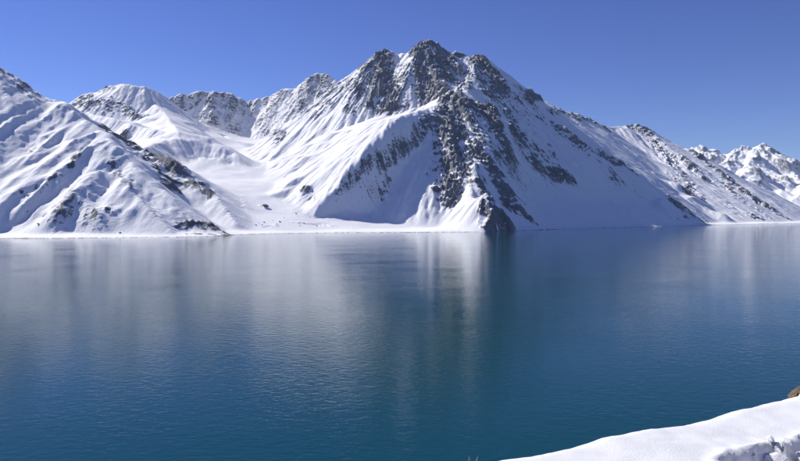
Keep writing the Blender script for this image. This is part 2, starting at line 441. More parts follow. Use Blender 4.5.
# ---- where rock shows: strokes surveyed on the photo, laid on the ground they hit
STROKES = [
    ([(360, 78), (400, 76), (440, 70), (480, 76), (500, 95)], 17, .62), ([(345, 92), (372, 102)], 11, .5), ([(446, 112), (455, 150), (455, 182)], 17, .62), ([(478, 112), (500, 150)], 14, .6), ([(508, 108), (530, 140), (545, 165)], 12, .55),
    ([(540, 120), (580, 147), (620, 168)], 7, .55), ([(175, 106), (240, 110)], 13, .45), ([(258, 108), (330, 95)], 14, .45), ([(300, 118), (330, 104)], 7, .4), ([(650, 142), (690, 182)], 10, .5), ([(700, 166), (740, 200)], 8, .55),
    ([(78, 99), (95, 93), (112, 88)], 5, .75), ([(20, 150), (70, 150)], 16, .26), ([(30, 190), (100, 190)], 18, .3), ([(110, 150), (140, 185), (165, 215)], 14, .34), ([(0, 90), (40, 110)], 8, .3), ([(130, 90), (170, 100)], 4, .35),
    ([(484, 200), (487, 226)], 5, .9), ([(560, 195), (600, 205)], 16, .22), ([(520, 185), (560, 205)], 12, .28), ([(380, 200), (440, 205)], 16, .2), ([(700, 195), (745, 212)], 7, .45), ([(610, 180), (650, 205)], 8, .3),
    ([(0, 72), (30, 91), (45, 101)], 6, .95), ([(76, 196), (68, 210), (55, 228)], 9, .8), ([(78, 200), (90, 215), (98, 228)], 9, .8), ([(78, 205), (76, 228)], 9, .7), ([(87, 146), (77, 156), (71, 166)], 3, 1.1), ([(105, 148), (95, 160)], 4, .5),
    ([(114, 165), (122, 178), (134, 190)], 5, 1.1), ([(25, 196), (45, 182), (60, 176)], 3, 1.0), ([(103, 210), (112, 214)], 4, 1.2), ([(92, 187), (100, 191)], 3, .6), ([(50, 210), (42, 217)], 4, 1.1), ([(30, 215), (25, 220)], 3, .6), ([(30, 155), (45, 140)], 3, .8),
    ([(105, 130), (122, 138), (140, 150)], 5, 1.0), ([(125, 142), (150, 158), (165, 172), (170, 186)], 8, 1.6), ([(152, 154), (175, 164), (190, 182), (200, 187), (213, 193)], 6, 1.7), ([(165, 160), (180, 168)], 5, 1.2),
    ([(183, 229), (200, 227), (215, 230), (229, 235)], 6, 2.3), ([(188, 234), (225, 235.5)], 4, 2.3), ([(150, 200), (165, 215), (185, 225)], 8, .8), ([(150, 232), (100, 234)], 3, .4),
    ([(78, 101), (95, 104), (110, 107)], 7, .85), ([(110, 100), (125, 110), (142, 117)], 5, .75), ([(150, 137), (158, 150)], 4, .3),
    ([(170, 100), (200, 99), (230, 98), (243, 104)], 9, .6), ([(185, 108), (215, 114), (235, 107)], 9, .5), ([(205, 120), (225, 124)], 6, .5), ([(262, 105), (280, 98), (300, 92)], 8, .55), ([(300, 95), (320, 82), (337, 90)], 11, .62), ([(270, 105), (262, 122)], 6, .6), ([(310, 105), (300, 115)], 7, .6),
    ([(267, 132), (280, 138)], 5, .7), ([(285, 110), (295, 120)], 6, .35),
    ([(348, 82), (335, 98), (320, 112)], 7, .6), ([(366, 70), (362, 90), (352, 105)], 8, .75), ([(378, 55), (385, 80), (390, 106)], 10, 1.2), ([(372, 66), (375, 100)], 8, .9), ([(396, 60), (402, 78)], 5, .5), ([(395, 100), (405, 104)], 5, .7),
    ([(420, 44), (425, 70), (430, 98)], 9, 1.4), ([(435, 44), (446, 66), (440, 88)], 9, 1.25), ([(455, 56), (468, 76), (462, 86)], 8, .8), ([(478, 60), (492, 74), (500, 88)], 8, 1.25), ([(480, 78), (490, 95)], 8, .9),
    ([(455, 97), (475, 108), (490, 110)], 9, 1.4), ([(442, 108), (430, 122), (420, 132)], 5, .8), ([(450, 105), (447, 130), (453, 155), (456, 176), (448, 190)], 11, 1.45), ([(438, 130), (440, 150), (430, 172)], 6, .8), ([(470, 118), (478, 142), (470, 160)], 8, .9), ([(465, 165), (468, 185)], 5, .7),
    ([(485, 106), (495, 126), (503, 142)], 6, 1.5), ([(460, 130), (478, 155), (498, 178), (507, 196)], 8, 1.4), ([(500, 100), (512, 120), (520, 140), (526, 150)], 8, .8),
    ([(414, 143), (398, 153), (380, 166)], 3.5, .55), ([(370, 166), (350, 180), (336, 190)], 3, .4), ([(390, 185), (384, 194)], 4, .85), ([(383, 191), (395, 192)], 3, .7), ([(303, 190), (313, 198)], 4, .7), ([(295, 222), (330, 226), (355, 229)], 3, .5), ([(262, 206), (266, 208)], 2, 1.0), ([(255, 226), (275, 226)], 3, .6), ([(405, 196), (398, 215)], 3, .25), ([(435, 200), (438, 215)], 3, .25),
    ([(484, 190), (490, 208), (498, 226)], 8, 1.0), ([(484, 222), (512, 229)], 5, 1.15), ([(508, 200), (525, 215), (542, 229)], 4, .75), ([(518, 198), (540, 215), (555, 228)], 4, .45),
    ([(535, 164), (550, 174), (572, 179)], 4, 1.1), ([(550, 148), (557, 166)], 4, .7), ([(520, 88), (530, 102), (540, 115)], 5, .7), ([(515, 100), (530, 130), (540, 155)], 8, .5), ([(560, 140), (575, 155)], 4, .4),
    ([(555, 127), (577, 142), (597, 152), (617, 163), (640, 175)], 5, .9), ([(590, 155), (610, 170), (615, 180)], 5, .5), ([(655, 187), (667, 197)], 4, .5), ([(675, 204), (690, 212), (712, 224)], 6, 1.2), ([(678, 222), (690, 220)], 3, .6), ([(692, 218), (710, 224)], 4, .9),
    ([(530, 98), (560, 110), (590, 121), (606, 129)], 5, 1.1), ([(550, 112), (580, 124)], 4, .6),
    ([(630, 127), (648, 131), (656, 142), (672, 160)], 5, 1.25), ([(640, 140), (650, 150)], 3, .5), ([(668, 155), (680, 172), (692, 190), (702, 200)], 5, 1.2), ([(685, 160), (700, 176), (708, 182)], 5, 1.2), ([(672, 175), (690, 196)], 4, .9),
    ([(695, 153), (720, 172), (745, 192), (765, 206), (785, 218)], 5, 1.5), ([(725, 182), (745, 202), (770, 218)], 5, .9), ([(752, 217), (768, 220)], 4, 1.0), ([(728, 204), (736, 214)], 3, .8), ([(715, 190), (722, 200)], 3, .5),
]


def ground_at(px, py):
    ys = np.arange(Y0 + 10, Y1 - 20, 6.0)
    xs = (px - 400) / FPX * ys
    zs = EYE + (HORIZON - py) / FPX * ys
    jj = np.clip(((xs + HX) / STEP).round().astype(int), 0, nx - 1)
    ii = np.clip(((ys - Y0) / STEP).round().astype(int), 0, ny - 1)
    hit = np.nonzero(Z[ii, jj] >= zs)[0]
    if len(hit):
        k = hit[0]
    else:                                      # just over a crest: the nearest approach
        k = int(np.argmax(Z[ii, jj] - zs))
    return xs[k], ys[k]


stroke = np.zeros(Z.shape, np.float32)
for pts, wpx, amt in STROKES:
    G = [ground_at(*p) for p in pts]
    for (ax, ay), (bx, by) in zip(G[:-1], G[1:]):
        wr = 1.2 * wpx * 0.5 * (ay + by) / FPX
        wy = wr * 1.6
        m = wy * 2.2
        i0, i1 = np.searchsorted(yf, [min(ay, by) - m, max(ay, by) + m])
        j0, j1 = np.searchsorted(xf, [min(ax, bx) - m, max(ax, bx) + m])
        if i1 <= i0 or j1 <= j0:
            continue
        x, y = X[i0:i1, j0:j1], Y[i0:i1, j0:j1]
        dx, dy = bx - ax, by - ay
        ll = max(dx * dx + dy * dy, 1.0)
        t = np.clip(((x - ax) * dx + (y - ay) * dy) / ll, 0, 1)
        d = np.hypot((x - ax - t * dx) / wr, (y - ay - t * dy) / wy)
        v = stroke[i0:i1, j0:j1]
        np.maximum(v, amt * (1 - smooth(0.35, 1.9, d)), out=v)

stroke *= np.clip(0.82 + 0.75 * fbm(X, Y, 75.0, 3, 191, 0.65), 0.25, 1.25)
# ---- gullies that run down the fall line, crags where rock is, drifts on the snow
K = KEEP
xk, yk = X[K], Y[K]
ZB = blur(Z, 5)
gyB, gxB = np.gradient(ZB, STEP)
slopeB = np.hypot(gxB, gyB)
gxk, gyk, sk = gxB[K].astype(np.float32), gyB[K].astype(np.float32), slopeB[K].astype(np.float32)
inv = 1.0 / np.maximum(sk, 1e-3)
ux, uy = -gyk * inv, gxk * inv                # along the contour


def gully(x, y, ux, uy, wave, seed):
    """stripes along the fall line, wave metres apart, blended over jittered cells"""
    c = wave * 1.3
    px, py = x / c, y / c
    fx, fy = np.floor(px), np.floor(py)
    ix, iy = fx.astype(np.int64), fy.astype(np.int64)
    num = np.zeros(x.shape, np.float32)
    den = np.zeros(x.shape, np.float32)
    for a in (-1, 0, 1):
        for b in (-1, 0, 1):
            h = hash2(ix + a, iy + b, seed)
            jx = (h & np.uint32(255)).astype(np.float32) / 255.0
            jy = ((h >> np.uint32(8)) & np.uint32(255)).astype(np.float32) / 255.0
            dx = (px - fx - a - jx).astype(np.float32)
            dy = (py - fy - b - jy).astype(np.float32)
            w = np.exp(-2.6 * (dx * dx + dy * dy))
            ph = ((h >> np.uint32(16)) & np.uint32(255)).astype(np.float32) / 255.0 * 6.2832
            num += w * np.cos((dx * ux + dy * uy) * np.float32(6.2832 * 1.3) + 0.35 * ph)
            den += w
    return num / den


strk = stroke[K]
base_amp = smooth(0.22, 0.6, sk)
ownk = OWNF[K]
low = smooth(2.0, 60.0, Z[K])
disp = np.zeros(xk.shape, np.float32)
patch = (0.6 + 0.8 * fbm(xk, yk, 420.0, 2, 71)) * np.where(ownk == BACK, 0.4, 1.0)
patch = np.where(ownk == LEFT, np.maximum(patch, 0.6) * 0.75, patch)
patch = np.where(ownk == MAIN, np.maximum(patch, 0.75) * (1.0 + 0.45 * smooth(250, 600, Z[K])), patch)
gsum = np.zeros(xk.shape, np.float32)
for wave, amp, seed in ((170.0, 12.0, 1), (90.0, 9.0, 2), (45.0, 5.0, 3), (22.0, 2.6, 4)):
    g = gully(xk, yk, ux, uy, wave, seed)
    g = 0.55 * (2.0 * (0.5 * g + 0.5) ** 2 - 0.7) + 0.75 * (0.45 - np.abs(g)) if wave < 150 else g
    disp += amp * ((0.75 if wave > 60 else 1.15) + 0.8 * np.clip(strk, 0, 1)) * base_amp * low * patch * g
    gsum += amp * g
crag = ridged(xk, yk, 75.0, 4, 40, 0.55) - 0.42
crag2 = ridged(xk + 500, yk, 28.0, 3, 50, 0.65) - 0.42
low2 = smooth(1.0, 18.0, Z[K])
rk = np.clip((strk - 0.25) / 0.75, 0, 1.15) + np.where(ownk == BACK, 0.55, 0.0) * smooth(0.5, 0.9, sk)
g5 = gully(xk, yk, ux, uy, 30.0, 14)
g6 = gully(xk + 900, yk, ux, uy, 15.0, 15)
bk = np.where(ownk == BACK, 0.35, 1.0)
rk = rk * np.where(ownk == LEFT, 0.4, np.where(ownk == RIGHT, 0.65, 1.0))
# the flank above the left shore is combed by long straight ribs down its fall line
comb = 15.0 * (0.45 - np.abs(gnoise(xk / 130.0 + 0.25 * fbm(xk, yk, 300.0, 2, 211), yk / 900.0, 221))) + 7.5 * (0.45 - np.abs(gnoise(xk / 55.0, yk / 480.0, 223))) + 3.5 * (0.45 - np.abs(gnoise(xk / 26.0, yk / 240.0, 225)))
comb += 2.0 * (0.45 - np.abs(gnoise(xk / 13.0, yk / 150.0, 227)))
disp += 0.85 * (ownk == LEFT) * base_amp * low * smooth(-700.0, -850.0, xk + 0.25 * (yk - 2000.0)) * comb
tilt = Z[K] + 0.30 * xk + 0.12 * yk + 22.0 * fbm(xk, yk, 160.0, 3, 201)
disp += rk * low2 * smooth(0.45, 0.8, sk) * 3.6 * np.sin(tilt * np.float32(6.2832 / 27.0))      # tilted strata: ledges that hold snow
g5, g6 = g5 * bk, g6 * bk
disp += rk * low2 * (22.0 * crag + 9.0 * crag2 + 9.0 * (np.abs(g5) - 0.4) + 5.0 * g6)
soft = smooth(0.5, 0.0, strk)
hum = (ownk == VALLEY) * smooth(40, 160, Z[K])
disp += hum * 11.0 * fbm(xk, yk * 0.6, 230.0, 3, 163)
disp += smooth(0.3, 0.55, sk) * low * 2.2 * (ridged(xk, yk, 48.0, 3, 181, 0.6) - 0.45)
disp += soft * low * (2.6 * fbm(xk, yk, 130.0, 3, 60) + 5.0 * fbm(xk, yk, 330.0, 2, 66))
# keep the mid-scale crest heights: remove the mean lift
ZF = Z.copy()
ZF[K] += disp * smooth(0, 25, SD[K])
for _ in range(1):
    zb = blur(ZF, 1)
    lap = zb - ZF                              # > 0 in hollows: snow settles there
    snowy = smooth(0.55, 0.15, stroke)
    ZF = ZF + np.maximum(lap, 0) * (0.15 + 0.45 * snowy) + np.minimum(lap, 0) * 0.10 * snowy
gy_, gx_ = np.gradient(ZF, STEP)
slope = np.hypot(gx_, gy_)
conv = np.clip((ZF - blur(ZF, 4)) / 6.0, -1.2, 1.2)
BR = np.where(OWNF == BACK, -0.10, 0.0)
sc1 = np.clip(stroke, 0, 1.1)
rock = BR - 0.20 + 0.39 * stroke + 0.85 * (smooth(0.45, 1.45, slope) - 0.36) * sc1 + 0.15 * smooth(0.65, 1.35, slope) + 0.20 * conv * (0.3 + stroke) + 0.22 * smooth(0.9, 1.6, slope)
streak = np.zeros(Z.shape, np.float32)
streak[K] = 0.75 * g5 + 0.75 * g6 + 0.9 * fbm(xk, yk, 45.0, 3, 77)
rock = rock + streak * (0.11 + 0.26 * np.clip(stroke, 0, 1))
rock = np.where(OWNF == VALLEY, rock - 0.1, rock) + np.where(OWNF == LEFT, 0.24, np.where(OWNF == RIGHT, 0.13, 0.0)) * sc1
wet = smooth(6.5, 1.0, ZF) * smooth(-0.05, 0.4, fbm(X, Y, 60.0, 3, 171)) * smooth(-0.3, 0.3, fbm(X, Y, 500.0, 2, 173))        # stones washed bare at the waterline
rock = rock + 0.55 * wet + 0.9 * smooth(1.0, 0.4, ZF / (1.0 + 0.8 * fbm(X, Y, 90.0, 2, 177)))
NRM = np.stack([-gx_, -gy_, np.ones_like(gx_)], -1)
NRM /= np.linalg.norm(NRM, axis=-1, keepdims=True)


def add_props(o, label=None, category=None, group=None, kind=None):
    for k, v in (('label', label), ('category', category), ('group', group), ('kind', kind)):
        if v:
            o[k] = v
    return o


def grid_object(name, mask_faces, Xg, Yg, Zg, Ng, attrs, mat):
    """quads of a height field (mask over cells) as one mesh object"""
    h, w = Zg.shape
    ii, jj = np.nonzero(mask_faces)
    q = np.stack([ii * w + jj, ii * w + jj + 1, (ii + 1) * w + jj + 1, (ii + 1) * w + jj], -1)
    used, q = np.unique(q.ravel(), return_inverse=True)
    q = q.reshape(-1, 4)
    me = bpy.data.meshes.new(name)
    me.vertices.add(len(used))
    co = np.stack([Xg.ravel()[used], Yg.ravel()[used], Zg.ravel()[used]], -1).astype(np.float32)
    me.vertices.foreach_set('co', co.ravel())
    me.loops.add(q.size)
    me.loops.foreach_set('vertex_index', q.ravel().astype(np.int32))
    me.polygons.add(len(q))
    me.polygons.foreach_set('loop_start', np.arange(0, q.size, 4, dtype=np.int32))
    me.polygons.foreach_set('use_smooth', np.ones(len(q), bool))
    for k, arr in attrs.items():
        a = me.attributes.new(k, 'FLOAT', 'POINT')
        a.data.foreach_set('value', arr.ravel()[used].astype(np.float32))
    me.update(calc_edges=True)
    if Ng is not None:
        me.normals_split_custom_set_from_vertices(Ng.reshape(-1, 3)[used])
    me.materials.append(mat)
    o = bpy.data.objects.new(name, me)
    COL.objects.link(o)
    return o


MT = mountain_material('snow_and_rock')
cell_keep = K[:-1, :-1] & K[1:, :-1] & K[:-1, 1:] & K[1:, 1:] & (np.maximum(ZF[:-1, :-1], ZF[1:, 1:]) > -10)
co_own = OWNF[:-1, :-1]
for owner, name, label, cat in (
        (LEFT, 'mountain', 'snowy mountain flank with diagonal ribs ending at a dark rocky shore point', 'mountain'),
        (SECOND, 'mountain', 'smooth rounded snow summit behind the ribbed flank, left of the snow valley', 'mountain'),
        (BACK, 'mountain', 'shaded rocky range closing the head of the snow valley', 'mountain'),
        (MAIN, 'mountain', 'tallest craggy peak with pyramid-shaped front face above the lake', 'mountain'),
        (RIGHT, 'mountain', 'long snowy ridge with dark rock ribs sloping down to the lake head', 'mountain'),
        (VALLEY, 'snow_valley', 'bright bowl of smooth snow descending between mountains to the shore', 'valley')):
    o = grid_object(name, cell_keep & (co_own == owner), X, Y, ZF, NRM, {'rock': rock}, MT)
    add_props(o, label, cat, None, 'structure')

# ------------------------------------------------------------------ far range beyond the lake head
FS = 14.0
xr = np.arange(1500, 9200, FS, dtype=np.float32)
yr = np.arange(5200, 10400, FS, dtype=np.float32)
XR, YR = np.meshgrid(xr, yr)
wxr = XR + 35 * fbm(XR, YR, 500.0, 3, 81)
wyr = YR + 35 * fbm(XR, YR, 500.0, 3, 87)
FAR = [
    ([(640, 150, 9000), (690, 150, 9000), (697, 148, 9000), (704, 150, 9000), (711, 149, 9000), (719, 153, 9000), (727, 154, 8950), (735, 152, 8900), (742, 148, 8850), (748, 147, 8800), (753, 147.5, 8800),
      (759, 145.5, 8800), (763, 146, 8800), (770, 149.5, 8800), (780, 155, 8800), (790, 158, 8800), (800, 160, 8800), (815, 161, 8800), (840, 150, 8800), (880, 158, 8800)], .62, .62),
    ([(759, 145.5, 8800), (752, 160, 8300), (745, 172, 7800), (735, 184, 7300), (722, 196, 6800)], .6, .6),
    ([(742, 148, 8850), (733, 160, 8400), (720, 170, 8000)], .6, .6),
    ([(780, 155, 8800), (775, 170, 8200), (768, 182, 7700), (757, 192, 7200)], .6, .6),
    ([(800, 160, 8800), (792, 172, 8200), (783, 186, 7600), (778, 196, 7100)], .6, .6),
    ([(711, 149, 9000), (708, 160, 8600), (712, 172, 8200)], .6, .6),
    ([(830, 155, 8800), (815, 172, 8100), (803, 186, 7500), (795, 198, 6900), (786, 208, 6400)], .55, .55),
    ([(705, 168, 7400), (725, 179, 7100), (750, 195, 6800), (775, 210, 6400), (788, 216, 6100)], .5, .55),
    ([(880, 165, 8000), (850, 185, 7200), (825, 200, 6500), (806, 211, 6000), (795, 217, 5800)], .5, .5),
]
fjit = random.Random(77)
ZR = np.full(XR.shape, -100.0, np.float32)
for pts, sl, sr in FAR:
    P = [at(*p) for p in pts]
    Q = [P[0]]
    for a_, b_ in zip(P[:-1], P[1:]):
        nseg = max(1, int(math.dist(a_, b_) / 70.0))
        for i_ in range(1, nseg + 1):
            j_ = 1.0 if i_ < nseg else 0.35
            Q.append(tuple(u_ + (v_ - u_) * i_ / nseg + w_ * j_ * fjit.uniform(-1, 1) for u_, v_, w_ in zip(a_, b_, (12, 12, 26))))
    P = Q
    for (ax, ay, az), (bx, by, bz) in zip(P[:-1], P[1:]):
        dx, dy = bx - ax, by - ay
        ll = dx * dx + dy * dy
        t = np.clip(((wxr - ax) * dx + (wyr - ay) * dy) / ll, 0, 1)
        d = np.hypot(wxr - ax - t * dx, wyr - ay - t * dy)
        np.maximum(ZR, az + t * (bz - az) - sl * d, out=ZR)
plain = 2.0 + 0.035 * np.maximum(0, YR - 5300)
ZR = np.maximum(ZR, plain)
for sg in (6, 2):
    ZR = np.maximum(ZR, 0.65 * ZR + 0.35 * blur(ZR, sg))
ZRB = blur(ZR, 4)
gy2, gx2 = np.gradient(ZRB, FS)
s2 = np.hypot(gx2, gy2)
i2 = 1 / np.maximum(s2, 1e-3)
am = smooth(0.15, 0.5, s2)
dz = np.zeros(ZR.shape, np.float32)
for wave, amp, seed in ((420.0, 34.0, 5), (210.0, 20.0, 6), (100.0, 11.0, 7), (50.0, 5.0, 8)):
    dz += amp * am * gully(XR.ravel(), YR.ravel(), (-gy2 * i2).astype(np.float32).ravel(), (gx2 * i2).astype(np.float32).ravel(), wave, seed).reshape(ZR.shape)
dz += am * smooth(150, 600, ZR) * (150 * (ridged(XR, YR, 520.0, 6, 90, .5) - 0.40))
ZR = ZR + dz
gy2, gx2 = np.gradient(ZR, FS)
s2 = np.hypot(gx2, gy2)
rock_r = -0.07 + 0.55 * smooth(0.55, 1.25, s2) + 0.12 * np.clip((ZR - blur(ZR, 4)) / 14.0, -1, 1)
NR = np.stack([-gx2, -gy2, np.ones_like(gx2)], -1)
NR /= np.linalg.norm(NR, axis=-1, keepdims=True)
keep_r = (XR > 0.36 * YR) & (XR < 0.80 * YR + 100)
cr = keep_r[:-1, :-1] & keep_r[1:, 1:]
o = grid_object('mountain', cr, XR, YR, ZR, NR, {'rock': rock_r}, mountain_material('far_snow_and_rock', fine=0.65))
add_props(o, 'distant pale blue snowy range beyond the far end of the lake', 'mountain', None, 'structure')

# ------------------------------------------------------------------ the lake
def water_material():
    m, nt, p = new_mat('lake_water')
    L = nt.links.new
    geo = node(nt, 'ShaderNodeNewGeometry')
    p.inputs['Base Color'].default_value = (0.0, 0.042, 0.053, 1)
    p.inputs['Roughness'].default_value = 0.04
    p.inputs['IOR'].default_value = 1.333

    def layer(scale, sx, sy, detail, rough, rot):
        mp = node(nt, 'ShaderNodeMapping')
        mp.inputs['Scale'].default_value = (sx, sy, 1)
        mp.inputs['Rotation'].default_value = (0, 0, R(rot))
        L(geo.outputs['Position'], mp.inputs['Vector'])
        n = node(nt, 'ShaderNodeTexNoise', Scale=scale, Detail=detail, Roughness=rough)
        L(mp.outputs[0], n.inputs['Vector'])
        return n.outputs['Fac']
    a = layer(0.55, 0.55, 1.0, 2.0, 0.5, 8)
    b = layer(1.7, 0.6, 1.0, 2.0, 0.5, -14)
    d = layer(0.27, 0.8, 1.0, 1.0, 0.5, 25)
    c = layer(0.013, 0.6, 1.0, 3.0, 0.6, 20)        # patches of breeze
    am = node(nt, 'ShaderNodeMapRange')
    L(c, am.inputs['Value'])
    am.inputs['From Min'].default_value = 0.35
    am.inputs['From Max'].default_value = 0.65
    am.inputs['To Min'].default_value = 0.8
    am.inputs['To Max'].default_value = 1.45
    s1 = node(nt, 'ShaderNodeMath', operation='MULTIPLY_ADD')
    L(b, s1.inputs[0]); s1.inputs[1].default_value = 0.30; L(a, s1.inputs[2])
    s0 = node(nt, 'ShaderNodeMath', operation='MULTIPLY_ADD')
    L(d, s0.inputs[0]); s0.inputs[1].default_value = 0.9; L(s1.outputs[0], s0.inputs[2])
    s2_ = node(nt, 'ShaderNodeMath', operation='MULTIPLY')
    L(s0.outputs[0], s2_.inputs[0]); L(am.outputs[0], s2_.inputs[1])
    bp = node(nt, 'ShaderNodeBump', Strength=1.0, Distance=0.085)
    L(s2_.outputs[0], bp.inputs['Height'])
    L(bp.outputs[0], p.inputs['Normal'])
    return m


def build_lake():
    bm = bmesh.new()
    xs = [-9000, -4000, -1500, -500, 0, 500, 1500, 4000, 9000]
    ys = [-2500, -500, 0, 150, 400, 1000, 2000, 3500, 6000]
    vv = [[bm.verts.new((x, y, 0)) for x in xs] for y in ys]
    for i in range(len(ys) - 1):
        for j in range(len(xs) - 1):
            bm.faces.new((vv[i][j], vv[i][j + 1], vv[i + 1][j + 1], vv[i + 1][j]))
    me = bpy.data.meshes.new('lake_water')
    bm.to_mesh(me)
    bm.free()
    me.materials.append(water_material())
    o = bpy.data.objects.new('lake_water', me)
    COL.objects.link(o)
    return add_props(o, 'wide rippled blue-green mountain lake mirroring the snowy peaks', 'lake', None, 'structure')


build_lake()

# ------------------------------------------------------------------ the near bank the photographer stands on
C0 = np.array([0.77, 4.3])
EDIR = np.array([0.872, 0.489])
NDIR = np.array([-0.489, 0.872])
CREST = [(512, 459.6), (552, 453), (597, 442), (625, 433.5), (655, 427.5), (683, 422.5), (705, 420.5), (715, 417.5), (733, 413), (750, 406.5), (764, 403), (778, 400), (800, 394)]
cs_s, cs_z = [-30.0, -6.0], [58.30, 58.33]
for px, py in CREST:
    k = (px - 400) / FPX
    yy = 3.373 / (0.872 - 0.489 * k)
    cs_s.append((k * yy - C0[0]) * EDIR[0] + (yy - C0[1]) * EDIR[1])
    cs_z.append(EYE - (py - HORIZON) / FPX * yy)
cs_s += [6.0, 12.0, 40.0]
cs_z += [58.25, 58.4, 59.5]
CUT = [(2.15, 4.30), (2.283, 4.453), (2.394, 4.584), (2.551, 4.643), (2.674, 4.703), (2.802, 4.807), (2.88, 4.894), (2.93, 4.807), (3.026, 4.872), (3.151, 4.984), (3.243, 5.053), (3.7, 5.2), (4.5, 5.3)]     # broken edge of the dug-out hollow


def bank_height(x, y, detail=True):
    s_ = (x - C0[0]) * EDIR[0] + (y - C0[1]) * EDIR[1]
    q = (x - C0[0]) * NDIR[0] + (y - C0[1]) * NDIR[1]
    z = np.interp(s_, cs_s, cs_z)
    out = np.maximum(q, 0)
    z = z - 0.022 - np.where(out < 0.25, 1.6 * out * out, 0.1 + 0.8 * (out - 0.25))
    z = z + 0.01 * np.minimum(np.maximum(-q, 0), 2.0) * np.sin(0.9 * s_ + 1.0) + np.maximum(-q - 6.0, 0) * 0.35
    near = np.exp(-(x * x + y * y) / 900.0)
    z = z + smooth(0.15, 0.8, -q) * 0.030 * gnoise(x / 0.9, y / 0.9, 301) + (0.012 * gnoise(x / 0.35, y / 0.35, 302) + 0.006 * np.minimum(0.2, gnoise(x / 0.14, y / 0.14, 312))) * near
    z = z + (1 - near) * (1.6 * gnoise(x / 14.0, y / 14.0, 303) + 0.5 * gnoise(x / 5.0, y / 5.0, 304))
    if detail:
        z = z + 0.0025 * gnoise(x / 0.06, y / 0.06, 305) * near
    # dug-out hollow with a ragged edge
    ex = np.array([c[0] for c in CUT])
    ey = np.array([c[1] for c in CUT])
    edge = np.interp(x, ex, ey) + 0.05 * gnoise(x / 0.11, y / 0.11, 306) + 0.03 * gnoise(x / 0.045, y / 0.045, 307)
    dd = np.minimum(edge - y, (x - 2.22) * 1.2)
    hole = smooth(0.0, 0.11 + 0.05 * gnoise(x / 0.16, y / 0.16, 309), dd) * smooth(3.0, 1.2, dd)
    z = z - hole * (0.12 + 0.07 * np.abs(gnoise(x / 0.13, y / 0.13, 313)) + 0.04 * np.abs(gnoise(x / 0.05, y / 0.05, 314)) + 0.05 * gnoise(x / 0.25, y / 0.25, 308) + 0.03 * gnoise(x / 0.09, y / 0.09, 310) + 0.015 * gnoise(x / 0.04, y / 0.04, 311))
    z = z + 0.03 * np.exp(-(dd / 0.09) ** 2) * smooth(-0.2, 0.05, x - 2.15)
    return np.maximum(z, -4.0)


def build_bank():
    u = np.linspace(-1, 1, 560)

    def spread(c, half, fine):
        a = math.asinh(half / fine)
        return c + fine * np.sinh(u * a)
    gx_ax = spread(2.6, 420.0, 1.6)
    gy_ax = spread(4.6, 420.0, 1.6)
    gx, gy = np.meshgrid(gx_ax, gy_ax)
    gz = bank_height(gx, gy)
    m, nt, p = new_mat('near_snow')
    L = nt.links.new
    geo = node(nt, 'ShaderNodeNewGeometry')
    n1 = node(nt, 'ShaderNodeTexNoise', Scale=2.2, Detail=5.0, Roughness=0.6)
    n2 = node(nt, 'ShaderNodeTexNoise', Scale=90.0, Detail=3.0, Roughness=0.7)
    L(geo.outputs['Position'], n1.inputs['Vector'])
    L(geo.outputs['Position'], n2.inputs['Vector'])
    rc = ramp(nt, n1.outputs['Fac'], [(0.3, (0.70, 0.705, 0.715, 1)), (0.7, (0.78, 0.785, 0.79, 1))])
    L(rc.outputs[0], p.inputs['Base Color'])
    p.inputs['Roughness'].default_value = 0.7
    p.inputs['Specular IOR Level'].default_value = 0.2
    bp = node(nt, 'ShaderNodeBump', Strength=0.8, Distance=0.008)
    L(n2.outputs['Fac'], bp.inputs['Height'])
    L(bp.outputs[0], p.inputs['Normal'])
    cells = np.ones((gz.shape[0] - 1, gz.shape[1] - 1), bool)
    cells &= gz[:-1, :-1] > -3.9
    o = grid_object('snow_bank', cells, gx, gy, gz, None, {}, m)
    return add_props(o, 'smooth snow bank falling away to the lake, with a dug hollow', 'snow bank', None, 'structure'), m


bank, SNOW = build_bank()


def chunk_mesh(name, seed, mat, noise_amp=0.05, points=16, flat=0.75):
    rnd = random.Random(seed)
    bm = bmesh.new()
    for _ in range(points):
        v = Vector((rnd.gauss(0, 1), rnd.gauss(0, 1), rnd.gauss(0, 1))).normalized()
        v *= rnd.uniform(0.8, 1.05)
        bm.verts.new((v.x, v.y * rnd.uniform(0.7, 1.0), v.z * flat))
    r = bmesh.ops.convex_hull(bm, input=bm.verts)
    bmesh.ops.delete(bm, geom=[g for g in r['geom_interior'] if isinstance(g, bmesh.types.BMVert)], context='VERTS')
    bmesh.ops.bevel(bm, geom=list(bm.edges), offset=0.07, segments=2, affect='EDGES', profile=0.6)
    bmesh.ops.triangulate(bm, faces=bm.faces[:])
    bmesh.ops.subdivide_edges(bm, edges=bm.edges[:], cuts=1)
    co = np.array([v.co[:] for v in bm.verts])
    d = gnoise(co[:, 0] * 2.3 + seed, co[:, 1] * 2.3 + co[:, 2] * 1.7, 400 + seed) + 0.5 * gnoise(co[:, 0] * 6 + co[:, 2] * 5, co[:, 1] * 6 - seed, 500 + seed)
    for v, dd in zip(bm.verts, d):
        v.co *= 1 + noise_amp * float(dd)
    bmesh.ops.recalc_face_normals(bm, faces=bm.faces[:])
    me = bpy.data.meshes.new(name)
    bm.to_mesh(me)
    bm.free()
    for pl in me.polygons:
        pl.use_smooth = False
    me.materials.append(mat)
    return me


def bank_z(x, y):
    return float(bank_height(np.array([x]), np.array([y]), False)[0])


